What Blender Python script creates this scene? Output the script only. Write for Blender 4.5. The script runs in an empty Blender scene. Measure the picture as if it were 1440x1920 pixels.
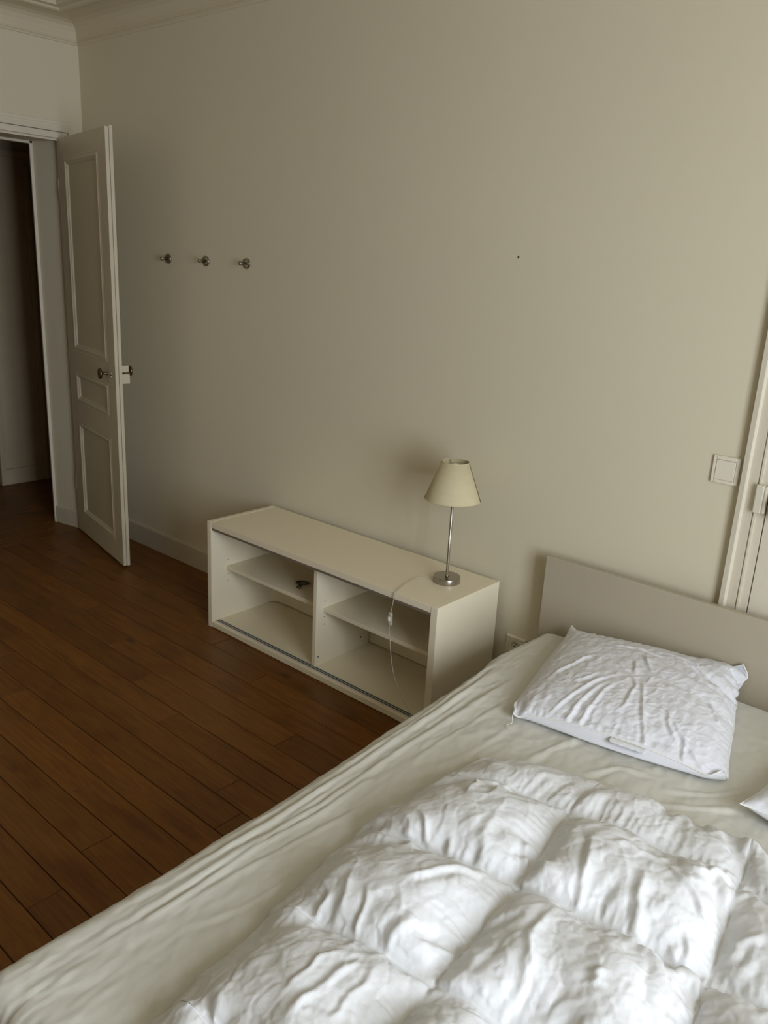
import bpy, bmesh, math, random
import numpy as np
from mathutils import Vector, Matrix
C = bpy.context.scene.collection
SC = bpy.context.scene

# ------------------------------------------------------------------ camera
cam_d = bpy.data.cameras.new('camera')
cam = bpy.data.objects.new('camera', cam_d); C.objects.link(cam)
cam_d.sensor_fit = 'VERTICAL'; cam_d.sensor_height = 24.0
cam_d.lens = 1539.755 * 24.0 / 1920.0
cam_d.clip_start = 0.02
cam.location = (4.35645, -2.47621, 1.60001)
cam.rotation_euler = (1.277042, -0.050383, 0.723294)
SC.camera = cam

# ------------------------------------------------------------------ light
world = bpy.data.worlds.new('sky'); SC.world = world; world.use_nodes = True
wb = world.node_tree.nodes['Background']
wb.inputs[0].default_value = (0.62, 0.76, 1.0, 1); wb.inputs[1].default_value = 1.0

def daylight(name, loc, sx, sz, energy, col):
    d = bpy.data.lights.new(name, 'AREA'); d.shape = 'RECTANGLE'; d.size = sx; d.size_y = sz
    d.energy = energy; d.color = col
    o = bpy.data.objects.new(name, d); C.objects.link(o)
    o.location = loc; o.rotation_euler = (math.radians(90), 0, math.radians(90))   # shines towards -x
    return o
RX = 5.65            # right wall
WIN = [(-1.25, -2.60, 0.40, 2.40)]          # y0, y1, z0, z1
for i, (ya, yb, za, zb) in enumerate(WIN):
    daylight('daylight', (RX + 0.30, (ya + yb) / 2, (za + zb) / 2), abs(yb - ya), zb - za, 128.0, (0.875, 0.955, 1.06))

SC.view_settings.view_transform = 'Standard'; SC.view_settings.look = 'None'
SC.view_settings.gamma = 1.0; SC.view_settings.use_curve_mapping = False
SC.view_settings.exposure = 0.0

# ------------------------------------------------------------------ materials
def nodes_of(m):
    m.use_nodes = True
    nt = m.node_tree
    return nt, nt.nodes['Principled BSDF']
def mat(name, col, rough=0.6, metal=0.0, var=0.06, vscale=6.0, bump=0.0, bscale=40.0, spec=0.5, sheen=0.0, stretch=None, bdist=0.002, bdetail=4.0):
    m = bpy.data.materials.new(name); nt, b = nodes_of(m)
    tc = nt.nodes.new('ShaderNodeTexCoord')
    mp = nt.nodes.new('ShaderNodeMapping'); nt.links.new(tc.outputs['Object'], mp.inputs[0])
    if stretch: mp.inputs['Scale'].default_value = stretch
    n = nt.nodes.new('ShaderNodeTexNoise'); n.inputs['Scale'].default_value = vscale; n.inputs['Detail'].default_value = 5
    nt.links.new(mp.outputs[0], n.inputs['Vector'])
    mx = nt.nodes.new('ShaderNodeMix'); mx.data_type = 'RGBA'
    c1 = tuple(max(0, c * (1 - var)) for c in col) + (1,); c2 = tuple(min(1, c * (1 + var)) for c in col) + (1,)
    mx.inputs[6].default_value = c1; mx.inputs[7].default_value = c2
    nt.links.new(n.outputs['Fac'], mx.inputs[0]); nt.links.new(mx.outputs[2], b.inputs['Base Color'])
    b.inputs['Roughness'].default_value = rough; b.inputs['Metallic'].default_value = metal
    b.inputs['Specular IOR Level'].default_value = spec
    if sheen: b.inputs['Sheen Weight'].default_value = sheen
    if bump:
        n2 = nt.nodes.new('ShaderNodeTexNoise'); n2.inputs['Scale'].default_value = bscale; n2.inputs['Detail'].default_value = bdetail
        nt.links.new(mp.outputs[0], n2.inputs['Vector'])
        bp = nt.nodes.new('ShaderNodeBump'); bp.inputs['Strength'].default_value = bump; bp.inputs['Distance'].default_value = bdist
        nt.links.new(n2.outputs['Fac'], bp.inputs['Height']); nt.links.new(bp.outputs[0], b.inputs['Normal'])
    return m
M = {}
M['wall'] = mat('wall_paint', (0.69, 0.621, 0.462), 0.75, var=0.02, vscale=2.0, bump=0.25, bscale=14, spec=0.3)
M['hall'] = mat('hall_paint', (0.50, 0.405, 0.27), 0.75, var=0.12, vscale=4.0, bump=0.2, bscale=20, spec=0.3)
M['ceiling'] = mat('ceiling_paint', (0.66, 0.58, 0.42), 0.8, var=0.03, vscale=3, spec=0.3)
M['trim'] = mat('gloss_trim_paint', (0.71, 0.65, 0.515), 0.42, var=0.04, vscale=12, bump=0.25, bscale=25)
M['door'] = mat('door_paint', (0.60, 0.53, 0.39), 0.40, var=0.05, vscale=8, bump=0.3, bscale=18)
M['lam'] = mat('cream_laminate', (0.88, 0.79, 0.595), 0.38, var=0.02, vscale=5, bump=0.05, bscale=60)
M['track'] = mat('track_plastic', (0.55, 0.54, 0.50), 0.4, var=0.03)
M['uptrack_shade'] = mat('recess_shade_track', (0.20, 0.165, 0.12), 0.45, var=0.05)  # dark brown puts the shade of the recess under the top into the colour
M['dark'] = mat('dark_gap', (0.012, 0.009, 0.006), 0.8, var=0.1)
M['steel'] = mat('brushed_steel', (0.42, 0.39, 0.34), 0.28, metal=1.0, var=0.08, vscale=30, stretch=(1, 1, 12))
M['chrome'] = mat('chrome', (0.40, 0.37, 0.32), 0.25, metal=1.0, var=0.03)
M['brass'] = mat('aged_brass', (0.16, 0.11, 0.055), 0.32, metal=0.9, var=0.25, vscale=30)
M['dkmetal'] = mat('dark_metal', (0.10, 0.09, 0.075), 0.4, metal=0.7, var=0.1)
M['shade'] = mat('linen_shade', (0.62, 0.545, 0.345), 0.85, var=0.06, vscale=25, bump=0.5, bscale=350, stretch=(1, 1, 3))
M['shade_seam'] = mat('shade_seam', (0.12, 0.09, 0.06), 0.8)
M['plastic'] = mat('cream_plastic', (0.76, 0.70, 0.56), 0.35, var=0.02)
M['cord'] = mat('clear_cord', (0.48, 0.44, 0.34), 0.2, var=0.05, vscale=40)
M['head'] = mat('greige_headboard', (0.46, 0.40, 0.295), 0.45, var=0.02, vscale=4, bump=0.05)
M['frame'] = mat('greige_frame', (0.43, 0.395, 0.32), 0.5, var=0.03)
M['sheet'] = mat('ivory_sheet', (0.655, 0.635, 0.56), 0.8, var=0.02, vscale=8, bump=0.22, bscale=26, bdist=0.006, sheen=0.15, spec=0.25)
M['mattress'] = mat('mattress_ticking', (0.66, 0.65, 0.60), 0.85, bump=0.2)
def cotton(name, col, s=1.0):
    m = mat(name, col, 0.72, var=0.015, vscale=9, sheen=0.1, spec=0.3)
    nt = m.node_tree; b = nt.nodes['Principled BSDF']; tc = [n for n in nt.nodes if n.type == 'TEX_COORD'][0]
    nz = nt.nodes.new('ShaderNodeTexNoise'); nz.inputs['Scale'].default_value = 9; nz.inputs['Detail'].default_value = 3
    nt.links.new(tc.outputs['Object'], nz.inputs['Vector'])
    mx = nt.nodes.new('ShaderNodeVectorMath'); mx.operation = 'MULTIPLY_ADD'
    mx.inputs[1].default_value = (0.10, 0.10, 0.10); nt.links.new(nz.outputs['Color'], mx.inputs[0]); nt.links.new(tc.outputs['Object'], mx.inputs[2])
    v = nt.nodes.new('ShaderNodeTexNoise'); v.noise_type = 'RIDGED_MULTIFRACTAL'; v.normalize = True; v.inputs['Scale'].default_value = 7; v.inputs['Detail'].default_value = 3.5; v.inputs['Roughness'].default_value = 0.55; v.inputs['Distortion'].default_value = 0.6
    nt.links.new(mx.outputs[0], v.inputs['Vector'])
    n2 = nt.nodes.new('ShaderNodeTexNoise'); n2.inputs['Scale'].default_value = 45; n2.inputs['Detail'].default_value = 5; n2.inputs['Distortion'].default_value = 0.8
    nt.links.new(tc.outputs['Object'], n2.inputs['Vector'])
    ad = nt.nodes.new('ShaderNodeMath'); ad.operation = 'MULTIPLY_ADD'; ad.inputs[1].default_value = 0.55
    nt.links.new(n2.outputs['Fac'], ad.inputs[0]); nt.links.new(v.outputs['Fac'], ad.inputs[2])
    bp = nt.nodes.new('ShaderNodeBump'); bp.inputs['Strength'].default_value = 0.55 * s; bp.inputs['Distance'].default_value = 0.006
    nt.links.new(ad.outputs[0], bp.inputs['Height']); nt.links.new(bp.outputs[0], b.inputs['Normal'])
    return m
M['duvet'] = cotton('white_duvet_cotton', (0.735, 0.735, 0.733), 0.55)
M['pillow'] = cotton('white_pillow_cotton', (0.76, 0.76, 0.795), 0.28)
M['thread'] = mat('white_piping', (0.86, 0.85, 0.82), 0.8)

def wood():
    m = bpy.data.materials.new('oak_floor'); nt, b = nodes_of(m); L = nt.links.new; N = nt.nodes.new
    tc = N('ShaderNodeTexCoord'); oi = N('ShaderNodeObjectInfo')
    ofs = N('ShaderNodeVectorMath'); ofs.operation = 'MULTIPLY_ADD'
    cb = N('ShaderNodeCombineXYZ'); 
    for k in range(3): L(oi.outputs['Random'], cb.inputs[k])
    ofs.inputs[1].default_value = (31, 17, 9); L(cb.outputs[0], ofs.inputs[0]); L(tc.outputs['Object'], ofs.inputs[2])
    mp = N('ShaderNodeMapping'); mp.inputs['Scale'].default_value = (1.6, 30, 30); L(ofs.outputs[0], mp.inputs[0])
    g = N('ShaderNodeTexNoise'); g.inputs['Scale'].default_value = 3.2; g.inputs['Detail'].default_value = 9; g.inputs['Roughness'].default_value = 0.65; g.inputs['Distortion'].default_value = 0.6
    L(mp.outputs[0], g.inputs['Vector'])
    mp2 = N('ShaderNodeMapping'); mp2.inputs['Scale'].default_value = (3, 7, 7); L(ofs.outputs[0], mp2.inputs[0])
    g2 = N('ShaderNodeTexNoise'); g2.inputs['Scale'].default_value = 1.6; g2.inputs['Detail'].default_value = 6; L(mp2.outputs[0], g2.inputs['Vector'])
    r = N('ShaderNodeValToRGB'); e = r.color_ramp.elements
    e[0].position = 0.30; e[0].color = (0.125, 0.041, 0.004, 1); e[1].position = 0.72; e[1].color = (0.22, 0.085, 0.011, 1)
    L(g.outputs['Fac'], r.inputs[0])
    hs = N('ShaderNodeHueSaturation')
    mr = N('ShaderNodeMapRange'); mr.inputs[3].default_value = 0.86; mr.inputs[4].default_value = 1.14; L(oi.outputs['Random'], mr.inputs[0]); L(mr.outputs[0], hs.inputs['Value'])
    L(r.outputs[0], hs.inputs['Color'])
    mx = N('ShaderNodeMix'); mx.data_type = 'RGBA'; mx.blend_type = 'MULTIPLY'
    r2 = N('ShaderNodeValToRGB'); r2.color_ramp.elements[0].position = 0.28; r2.color_ramp.elements[0].color = (0.72, 0.68, 0.64, 1); r2.color_ramp.elements[1].position = 0.5; r2.color_ramp.elements[1].color = (1, 1, 1, 1)
    L(g2.outputs['Fac'], r2.inputs[0]); mx.inputs[0].default_value = 1.0; L(hs.outputs[0], mx.inputs[6]); L(r2.outputs[0], mx.inputs[7])
    # dark knots
    vo = N('ShaderNodeTexVoronoi'); vo.inputs['Scale'].default_value = 1.0
    mp3 = N('ShaderNodeMapping'); mp3.inputs['Scale'].default_value = (2.4, 5.5, 0.01); L(ofs.outputs[0], mp3.inputs[0]); L(mp3.outputs[0], vo.inputs['Vector'])
    r3 = N('ShaderNodeValToRGB'); r3.color_ramp.elements[0].position = 0.03; r3.color_ramp.elements[0].color = (0.35, 0.33, 0.3, 1); r3.color_ramp.elements[1].position = 0.10; r3.color_ramp.elements[1].color = (1, 1, 1, 1)
    L(vo.outputs['Distance'], r3.inputs[0])
    mx2 = N('ShaderNodeMix'); mx2.data_type = 'RGBA'; mx2.blend_type = 'MULTIPLY'; mx2.inputs[0].default_value = 0.8
    L(mx.outputs[2], mx2.inputs[6]); L(r3.outputs[0], mx2.inputs[7]); L(mx2.outputs[2], b.inputs['Base Color'])
    mrr = N('ShaderNodeMapRange'); mrr.inputs[3].default_value = 0.30; mrr.inputs[4].default_value = 0.55; L(g2.outputs['Fac'], mrr.inputs[0]); L(mrr.outputs[0], b.inputs['Roughness'])
    bp = N('ShaderNodeBump'); bp.inputs['Strength'].default_value = 0.25; bp.inputs['Distance'].default_value = 0.002; L(g.outputs['Fac'], bp.inputs['Height']); L(bp.outputs[0], b.inputs['Normal'])
    b.inputs['Specular IOR Level'].default_value = 0.35
    return m
M['wood'] = wood()
def glass():
    m = bpy.data.materials.new('window_glass'); m.use_nodes = True; nt = m.node_tree
    for n in list(nt.nodes): nt.nodes.remove(n)
    o = nt.nodes.new('ShaderNodeOutputMaterial'); t = nt.nodes.new('ShaderNodeBsdfTransparent'); g = nt.nodes.new('ShaderNodeBsdfGlossy'); g.inputs['Roughness'].default_value = 0.02
    x = nt.nodes.new('ShaderNodeMixShader'); x.inputs[0].default_value = 0.06
    nt.links.new(t.outputs[0], x.inputs[1]); nt.links.new(g.outputs[0], x.inputs[2]); nt.links.new(x.outputs[0], o.inputs[0])
    return m
M['glass'] = glass()

# ------------------------------------------------------------------ mesh helpers
def bx(bm, a, b, mi=0):
    x0, y0, z0 = [min(p, q) for p, q in zip(a, b)]; x1, y1, z1 = [max(p, q) for p, q in zip(a, b)]
    v = [bm.verts.new(p) for p in [(x0,y0,z0),(x1,y0,z0),(x1,y1,z0),(x0,y1,z0),(x0,y0,z1),(x1,y0,z1),(x1,y1,z1),(x0,y1,z1)]]
    for f in [(0,3,2,1),(4,5,6,7),(0,1,5,4),(1,2,6,5),(2,3,7,6),(3,0,4,7)]:
        bm.faces.new([v[i] for i in f]).material_index = mi
    return v
def obj(name, bm, m, parent=None, bevel=0.0, smooth=False, segs=2):
    bmesh.ops.recalc_face_normals(bm, faces=bm.faces)
    me = bpy.data.meshes.new(name); bm.to_mesh(me); bm.free()
    ms = m if isinstance(m, list) else [m]
    for k in ms: me.materials.append(k)
    o = bpy.data.objects.new(name, me); C.objects.link(o)
    if smooth:
        me.polygons.foreach_set('use_smooth', [True] * len(me.polygons)); me.update()
    if bevel:
        md = o.modifiers.new('bevel', 'BEVEL'); md.width = bevel; md.segments = segs; md.limit_method = 'ANGLE'; md.angle_limit = math.radians(40)
    if parent: o.parent = parent
    return o
def box(name, a, b, m, parent=None, bevel=0.0):
    bm = bmesh.new(); bx(bm, a, b); return obj(name, bm, m, parent, bevel)
def tag(o, label=None, cat=None, group=None, kind=None):
    if label: o['label'] = label
    if cat: o['category'] = cat
    if group: o['group'] = group
    if kind: o['kind'] = kind
    return o
def empty(name, loc=(0, 0, 0), rz=0.0):
    o = bpy.data.objects.new(name, None); C.objects.link(o); o.location = loc; o.rotation_euler = (0, 0, rz); o.empty_display_size = 0.05
    return o
def lathe(bm, prof, n=40, axis='z', cen=(0, 0, 0), cap=True):
    """prof: list of (radius, height)."""
    rings = []
    for r, h in prof:
        ring = []
        for k in range(n):
            a = 2 * math.pi * k / n
            p = (r * math.cos(a), r * math.sin(a), h)
            if axis == 'y': p = (p[0], h, p[1])
            if axis == 'x': p = (h, p[0], p[1])
            ring.append(bm.verts.new((p[0] + cen[0], p[1] + cen[1], p[2] + cen[2])))
        rings.append(ring)
    for a, b in zip(rings, rings[1:]):
        for k in range(n): bm.faces.new([a[k], a[(k + 1) % n], b[(k + 1) % n], b[k]])
    if cap: bm.faces.new(rings[0]); bm.faces.new(rings[-1])
def tube(bm, pts, r, n=8, closed=False, smooth_pts=0):
    pts = [Vector(p) for p in pts]
    if smooth_pts:
        q = []
        m = len(pts)
        for i in range(m if closed else m - 1):
            p0 = pts[(i - 1) % m] if closed or i > 0 else pts[0]; p1 = pts[i]; p2 = pts[(i + 1) % m]
            p3 = pts[(i + 2) % m] if closed or i + 2 < m else pts[-1]
            for k in range(smooth_pts):
                t = k / smooth_pts
                q.append(0.5 * ((2 * p1) + (-p0 + p2) * t + (2 * p0 - 5 * p1 + 4 * p2 - p3) * t * t + (-p0 + 3 * p1 - 3 * p2 + p3) * t ** 3))
        if not closed: q.append(pts[-1])
        pts = q
    m = len(pts); rings = []; up = Vector((0, 0, 1)); nrm = None
    for i, p in enumerate(pts):
        a = pts[(i - 1) % m] if closed or i > 0 else p; b = pts[(i + 1) % m] if closed or i < m - 1 else p
        t = (b - a).normalized()
        if nrm is None:
            nrm = t.cross(up); nrm = nrm if nrm.length > 1e-3 else t.cross(Vector((1, 0, 0))); nrm.normalize()
        nrm = (nrm - t * nrm.dot(t)); nrm = nrm.normalized() if nrm.length > 1e-6 else t.orthogonal().normalized()
        bi = t.cross(nrm)
        rr = r[i] if isinstance(r, (list, tuple)) else r
        rings.append([bm.verts.new(p + (nrm * math.cos(2 * math.pi * k / n) + bi * math.sin(2 * math.pi * k / n)) * rr) for k in range(n)])
    rg = list(zip(rings, rings[1:])) + ([(rings[-1], rings[0])] if closed else [])
    for a, b in rg:
        for k in range(n): bm.faces.new([a[k], a[(k + 1) % n], b[(k + 1) % n], b[k]])
    if not closed: bm.faces.new(rings[0]); bm.faces.new(rings[-1])
def ring_moulding(bm, d0, d1, z0, z1, prof, f):
    """mitred rectangular moulding; prof = list of (inset, height); f(d, z, h) -> point"""
    loops = []
    for ins, h in prof:
        loops.append([bm.verts.new(f(d, z, h)) for d, z in [(d0 + ins, z0 + ins), (d1 - ins, z0 + ins), (d1 - ins, z1 - ins), (d0 + ins, z1 - ins)]])
    for a, b in zip(loops, loops[1:]):
        for k in range(4): bm.faces.new([a[k], a[(k + 1) % 4], b[(k + 1) % 4], b[k]])
def prism(bm, poly, f0, f1):
    """poly list of 2d points, f0/f1 map (p)->3d for the two ends"""
    a = [bm.verts.new(f0(p)) for p in poly]; b = [bm.verts.new(f1(p)) for p in poly]
    n = len(poly); bm.faces.new(a); bm.faces.new(b)
    for k in range(n): bm.faces.new([a[k], a[(k + 1) % n], b[(k + 1) % n], b[k]])
def struct(name, bm, m, parent=None, bevel=0.0, smooth=False):
    o = obj(name, bm, m, parent, bevel, smooth)
    if parent is None: o['kind'] = 'structure'
    return o

# ------------------------------------------------------------------ room shell
CZ = 2.71; FY = -5.3            # ceiling, front wall
DY0, DY1, DZ = -0.15, -0.91, 2.13   # door opening in the left wall
HX, HY0, HY1 = -1.2, -2.4, 2.2      # hallway
# floor: dark slab with every board a part
bm = bmesh.new(); bx(bm, (0.0, FY, -0.06), (RX, 0, -0.018)); bx(bm, (-0.235, -1.5, -0.06), (0, 0, -0.018)); bx(bm, (HX - 0.35, HY0, -0.06), (-0.235, HY1, -0.018))
floor = struct('floor', bm, M['dark'])
tag(floor, 'worn brown wooden strip floor', None)
random.seed(11)
def plank(x0, x1, y0, y1, z=0.0):
    g = 0.0013; c = 0.0014
    bm = bmesh.new()
    xm, ym = (x0 + x1) / 2, (y0 + y1) / 2
    L, W = (x1 - x0) / 2 - g, (y1 - y0) / 2 - g
    dz = random.uniform(-0.0007, 0.0004)
    lo = [bm.verts.new((sx * L, sy * W, -0.018)) for sx, sy in ((-1,-1),(1,-1),(1,1),(-1,1))]
    mi = [bm.verts.new((sx * L, sy * W, dz - c)) for sx, sy in ((-1,-1),(1,-1),(1,1),(-1,1))]
    hi = [bm.verts.new((sx * (L - c), sy * (W - c), dz)) for sx, sy in ((-1,-1),(1,-1),(1,1),(-1,1))]
    for a, b in ((lo, mi), (mi, hi)):
        for k in range(4): bm.faces.new([a[k], a[(k+1) % 4], b[(k+1) % 4], b[k]])
    bm.faces.new(hi)
    o = obj('plank', bm, M['wood'], floor); o.location = (xm, ym, z)
    return o
edges = [-0.001, -0.10, -0.205, -0.305, -0.408, -0.511, -0.612, -0.719, -0.828, -0.930, -1.025, -1.128, -1.234, -1.338, -1.445, -1.552, -1.654, -1.753, -1.849]
while edges[-1] > FY + 0.1: edges.append(edges[-1] - 0.103)
edges[-1] = FY
known = {5: [0.62, 2.103], 7: [1.45], 8: [1.792], 9: [0.55, 2.103], 10: [2.57], 11: [1.256], 12: [1.572], 13: [0.35, 2.26], 14: [0.9, 2.523], 15: [0.2, 2.9], 6: [1.05, 2.75], 16: [1.35, 2.62]}
for r in range(len(edges) - 1):
    cuts = list(known.get(r, [random.uniform(0.3, 1.3)]))
    while cuts[-1] < RX - 0.5: cuts.append(cuts[-1] + random.uniform(0.95, 1.5))
    cuts = [0.0] + [c for c in cuts if 0.12 < c < RX - 0.2] + [RX]
    for a, b in zip(cuts, cuts[1:]): plank(a, b, edges[r + 1], edges[r])
def plank_y(x0, x1, y0, y1):
    o = plank(y0, y1, -x1, -x0); o.rotation_euler = (0, 0, math.pi / 2); o.location = ((x0 + x1) / 2, (y0 + y1) / 2, 0)
plank_y(-0.235, -0.12, DY1 - 0.02, DY0 + 0.02); plank_y(-0.12, 0.0, DY1 - 0.02, DY0 + 0.02)
xs = [-0.235 - 0.1 * k for k in range(10)] + [HX - 0.06, HX - 0.35]
for k in range(len(xs) - 1):
    cuts = [HY0] + [HY0 + 0.5 + 0.3 * (k % 3) + 1.3 * q for q in range(3)] + [HY1]
    for a, b in zip(cuts, cuts[1:]): plank_y(xs[k + 1], xs[k], a, b)

# ceiling
bm = bmesh.new(); bx(bm, (-0.2, FY - 0.2, CZ), (RX + 0.2, 0.2, CZ + 0.1)); struct('ceiling', bm, M['ceiling'])
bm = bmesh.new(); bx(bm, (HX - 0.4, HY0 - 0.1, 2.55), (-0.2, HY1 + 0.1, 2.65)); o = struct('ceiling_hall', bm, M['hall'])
# walls
bm = bmesh.new(); bx(bm, (0, 0, -0.06), (RX + 0.2, 0.2, CZ)); struct('wall_back', bm, M['wall'])
bm = bmesh.new(); bx(bm, (0, FY - 0.2, -0.06), (RX + 0.2, FY, CZ)); struct('wall_front', bm, M['wall'])
bm = bmesh.new()
# splayed reveal block (viewer's right of the doorway)
prism(bm, [(0, HY1), (0, -0.117), (-0.235, -0.162), (-0.235, HY1)], lambda p: (p[0], p[1], -0.06), lambda p: (p[0], p[1], CZ))
prism(bm, [(0, DY1), (-0.235, DY1 + 0.03), (-0.235, FY), (0, FY)], lambda p: (p[0], p[1], -0.06), lambda p: (p[0], p[1], CZ))
prism(bm, [(0, DY1), (0, -0.117), (-0.235, -0.162), (-0.235, DY1 + 0.03)], lambda p: (p[0], p[1], DZ), lambda p: (p[0], p[1], CZ))
struct('wall_left', bm, M['wall'])
bm = bmesh.new()
ya, yb, za, zb = WIN[0]
bx(bm, (RX, FY, -0.06), (RX + 0.25, yb, CZ)); bx(bm, (RX, ya, -0.06), (RX + 0.25, 0, CZ)); bx(bm, (RX, yb, -0.06), (RX + 0.25, ya, za)); bx(bm, (RX, yb, zb), (RX + 0.25, ya, CZ))
struct('wall_right', bm, M['wall'])
# window in the right wall
bm = bmesh.new()
for a, b in [((RX + .12, yb, za), (RX + .17, yb + .05, zb)), ((RX + .12, ya - .05, za), (RX + .17, ya, zb)), ((RX + .12, yb, za), (RX + .17, ya, za + .06)), ((RX + .12, yb, zb - .05), (RX + .17, ya, zb)),
             ((RX + .12, (ya + yb) / 2 - .03, za), (RX + .17, (ya + yb) / 2 + .03, zb))]: bx(bm, a, b)
win = struct('window_1', bm, M['trim'])
for k in range(2):
    y0 = yb + .05 if k == 0 else (ya + yb) / 2 + .03; y1 = (ya + yb) / 2 - .03 if k == 0 else ya - .05
    box('pane', (RX + .143, y0, za + .06), (RX + .147, y1, zb - .05), M['glass'], win)
box('window_sill', (RX - .03, yb - .04, za - .03), (RX + .12, ya + .04, za), M['trim'], win, 0.004)
# hallway
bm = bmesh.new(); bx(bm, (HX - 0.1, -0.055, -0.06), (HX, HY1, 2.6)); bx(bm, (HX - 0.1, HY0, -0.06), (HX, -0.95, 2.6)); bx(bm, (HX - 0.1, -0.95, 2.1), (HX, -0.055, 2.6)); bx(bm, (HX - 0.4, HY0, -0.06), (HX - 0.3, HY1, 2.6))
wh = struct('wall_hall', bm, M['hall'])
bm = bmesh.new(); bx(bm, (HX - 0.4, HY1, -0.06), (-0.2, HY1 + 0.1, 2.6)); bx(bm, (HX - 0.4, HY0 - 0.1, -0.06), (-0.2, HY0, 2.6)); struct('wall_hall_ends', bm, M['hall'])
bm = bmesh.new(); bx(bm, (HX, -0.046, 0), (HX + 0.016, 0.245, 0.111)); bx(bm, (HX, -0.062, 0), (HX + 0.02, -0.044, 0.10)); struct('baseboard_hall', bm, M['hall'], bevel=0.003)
bm = bmesh.new()
bx(bm, (HX, -0.062, 0.10), (HX + 0.022, -0.030, 2.13)); bx(bm, (HX, 0.245, 0), (HX + 0.022, 0.275, 2.085)); bx(bm, (HX, 0.29, 0), (HX + 0.03, 0.325, 2.06)); bx(bm, (HX, -0.062, 2.13), (HX + 0.022, 0.325, 2.17))
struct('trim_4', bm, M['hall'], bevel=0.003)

# cornice: one profile swept round the room, mitred
prof = [(0.0, 2.588), (0.006, 2.590), (0.008, 2.598), (0.014, 2.601), (0.014, 2.606), (0.011, 2.608), (0.012, 2.625), (0.018, 2.645), (0.030, 2.664), (0.048, 2.677), (0.075, 2.685), (0.12, 2.689), (0.165, 2.690), (0.168, 2.682), (0.185, 2.678), (0.20, 2.682), (0.205, 2.69), (0.235, 2.692), (0.24, 2.71)]
bm = bmesh.new(); loops = []
for t, z in prof:
    loops.append([bm.verts.new(p) for p in [(t, -t, z), (t, FY + t, z), (RX - t, FY + t, z), (RX - t, -t, z)]])
for a, b in zip(loops, loops[1:]):
    for k in range(4): bm.faces.new([a[k], a[(k + 1) % 4], b[(k + 1) % 4], b[k]])
struct('trim_1', bm, M['ceiling'])

# baseboards
def skirting(name, p0, p1, nrm, h=0.108, t=0.015, m=None):
    """runs p0->p1 on the floor, nrm points into the room"""
    bm = bmesh.new(); n = Vector(nrm); a = Vector(p0); b = Vector(p1)
    poly = [(0, 0), (t, 0), (t, h - 0.012), (t - 0.004, h - 0.003), (t - 0.010, h), (0, h)]
    prism(bm, poly, lambda p: a + n * p[0] + Vector((0, 0, p[1])), lambda p: b + n * p[0] + Vector((0, 0, p[1])))
    return struct(name, bm, m or M['trim'])
skirting('baseboard_back', (0, 0, 0), (3.616, 0, 0), (0, -1, 0), h=0.118, m=M['door'])
skirting('baseboard_front', (0, FY, 0), (RX, FY, 0), (0, 1, 0))
skirting('baseboard_right', (RX, FY, 0), (RX, 0, 0), (-1, 0, 0))
skirting('baseboard_left', (0, FY + 0.015, 0), (0, DY1 - 0.105, 0), (1, 0, 0))
dv = Vector((-0.207, -0.04, 0)).normalized()
skirting('baseboard_reveal', (-0.03, -0.1225, 0), (-0.235, -0.162, 0), (-dv.y, dv.x, 0), h=0.104, t=0.010, m=M['door'])

# door casing on the left wall (trim_2): stepped boards round the opening
def casing(bm, y0, y1, z1, steps, X=0.0, sgn=1):
    """steps: list of (inner offset, outer offset, protrusion)"""
    for a, b, p in steps:
        bx(bm, (X, y1 + a, 0), (X + sgn * p, y1 + b, z1 + b))
        bx(bm, (X, y0 - b, 0), (X + sgn * p, y0 - a, z1 + b))
        bx(bm, (X, y0 - a, z1 + a), (X + sgn * p, y1 + a, z1 + b))
bm = bmesh.new()
casing(bm, DY1, -0.128, DZ, [(-0.008, 0.001, 0.009), (0.001, 0.004, 0.004), (0.004, 0.034, 0.017), (0.036, 0.044, 0.026), (0.044, 0.056, 0.020), (0.056, 0.070, 0.014), (0.070, 0.088, 0.008)])
struct('trim_2', bm, M['trim'], bevel=0.0015)
# inner stop frame on the hall side of the opening
bm = bmesh.new()
bx(bm, (-0.243, -0.178, 0), (-0.232, -0.1615, DZ + 0.008)); bx(bm, (-0.262, DY1 + 0.03, 0), (-0.232, DY1 + 0.046, DZ + 0.008)); bx(bm, (-0.262, DY1 + 0.03, DZ - 0.012), (-0.232, -0.162, DZ + 0.010))

struct('trim_3', bm, M['trim'], bevel=0.002)

# ------------------------------------------------------------------ open door leaf
ang = math.atan2(-0.1998, 0.9798)
door = empty('door_1', (0.0, -0.15, 0.0), ang); tag(door, 'open cream panelled door leaf standing ajar at the left', None, kind='structure')
W_, H_ = 0.726, 2.131
# local: x along leaf, y thickness (front face y=0 facing -y), z up
def rect_rails(bm, y0, y1):
    bx(bm, (0, y0, 0.012), (0.10, y1, H_)); bx(bm, (0.622, y0, 0.012), (W_, y1, H_))
    for a, b in [(0.012, 0.120), (0.680, 0.775), (0.958, 1.058), (2.042, H_)]: bx(bm, (0.10, y0, a), (0.622, y1, b))
bm = bmesh.new(); rect_rails(bm, 0.0, 0.0155); obj('front_frame', bm, M['door'], door, 0.001)
bm = bmesh.new(); bx(bm, (0.004, 0.0155, 0.016), (W_ - 0.004, 0.0185, H_ - 0.006)); bx(bm, (0.004, 0.0185, 0.012), (W_ + 0.003, 0.034, H_ + 0.006)); obj('back_frame', bm, M['door'], door, 0.001)
pans = [(0.10, 0.622, 1.058, 2.042), (0.10, 0.622, 0.775, 0.958), (0.10, 0.622, 0.120, 0.680)]
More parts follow.
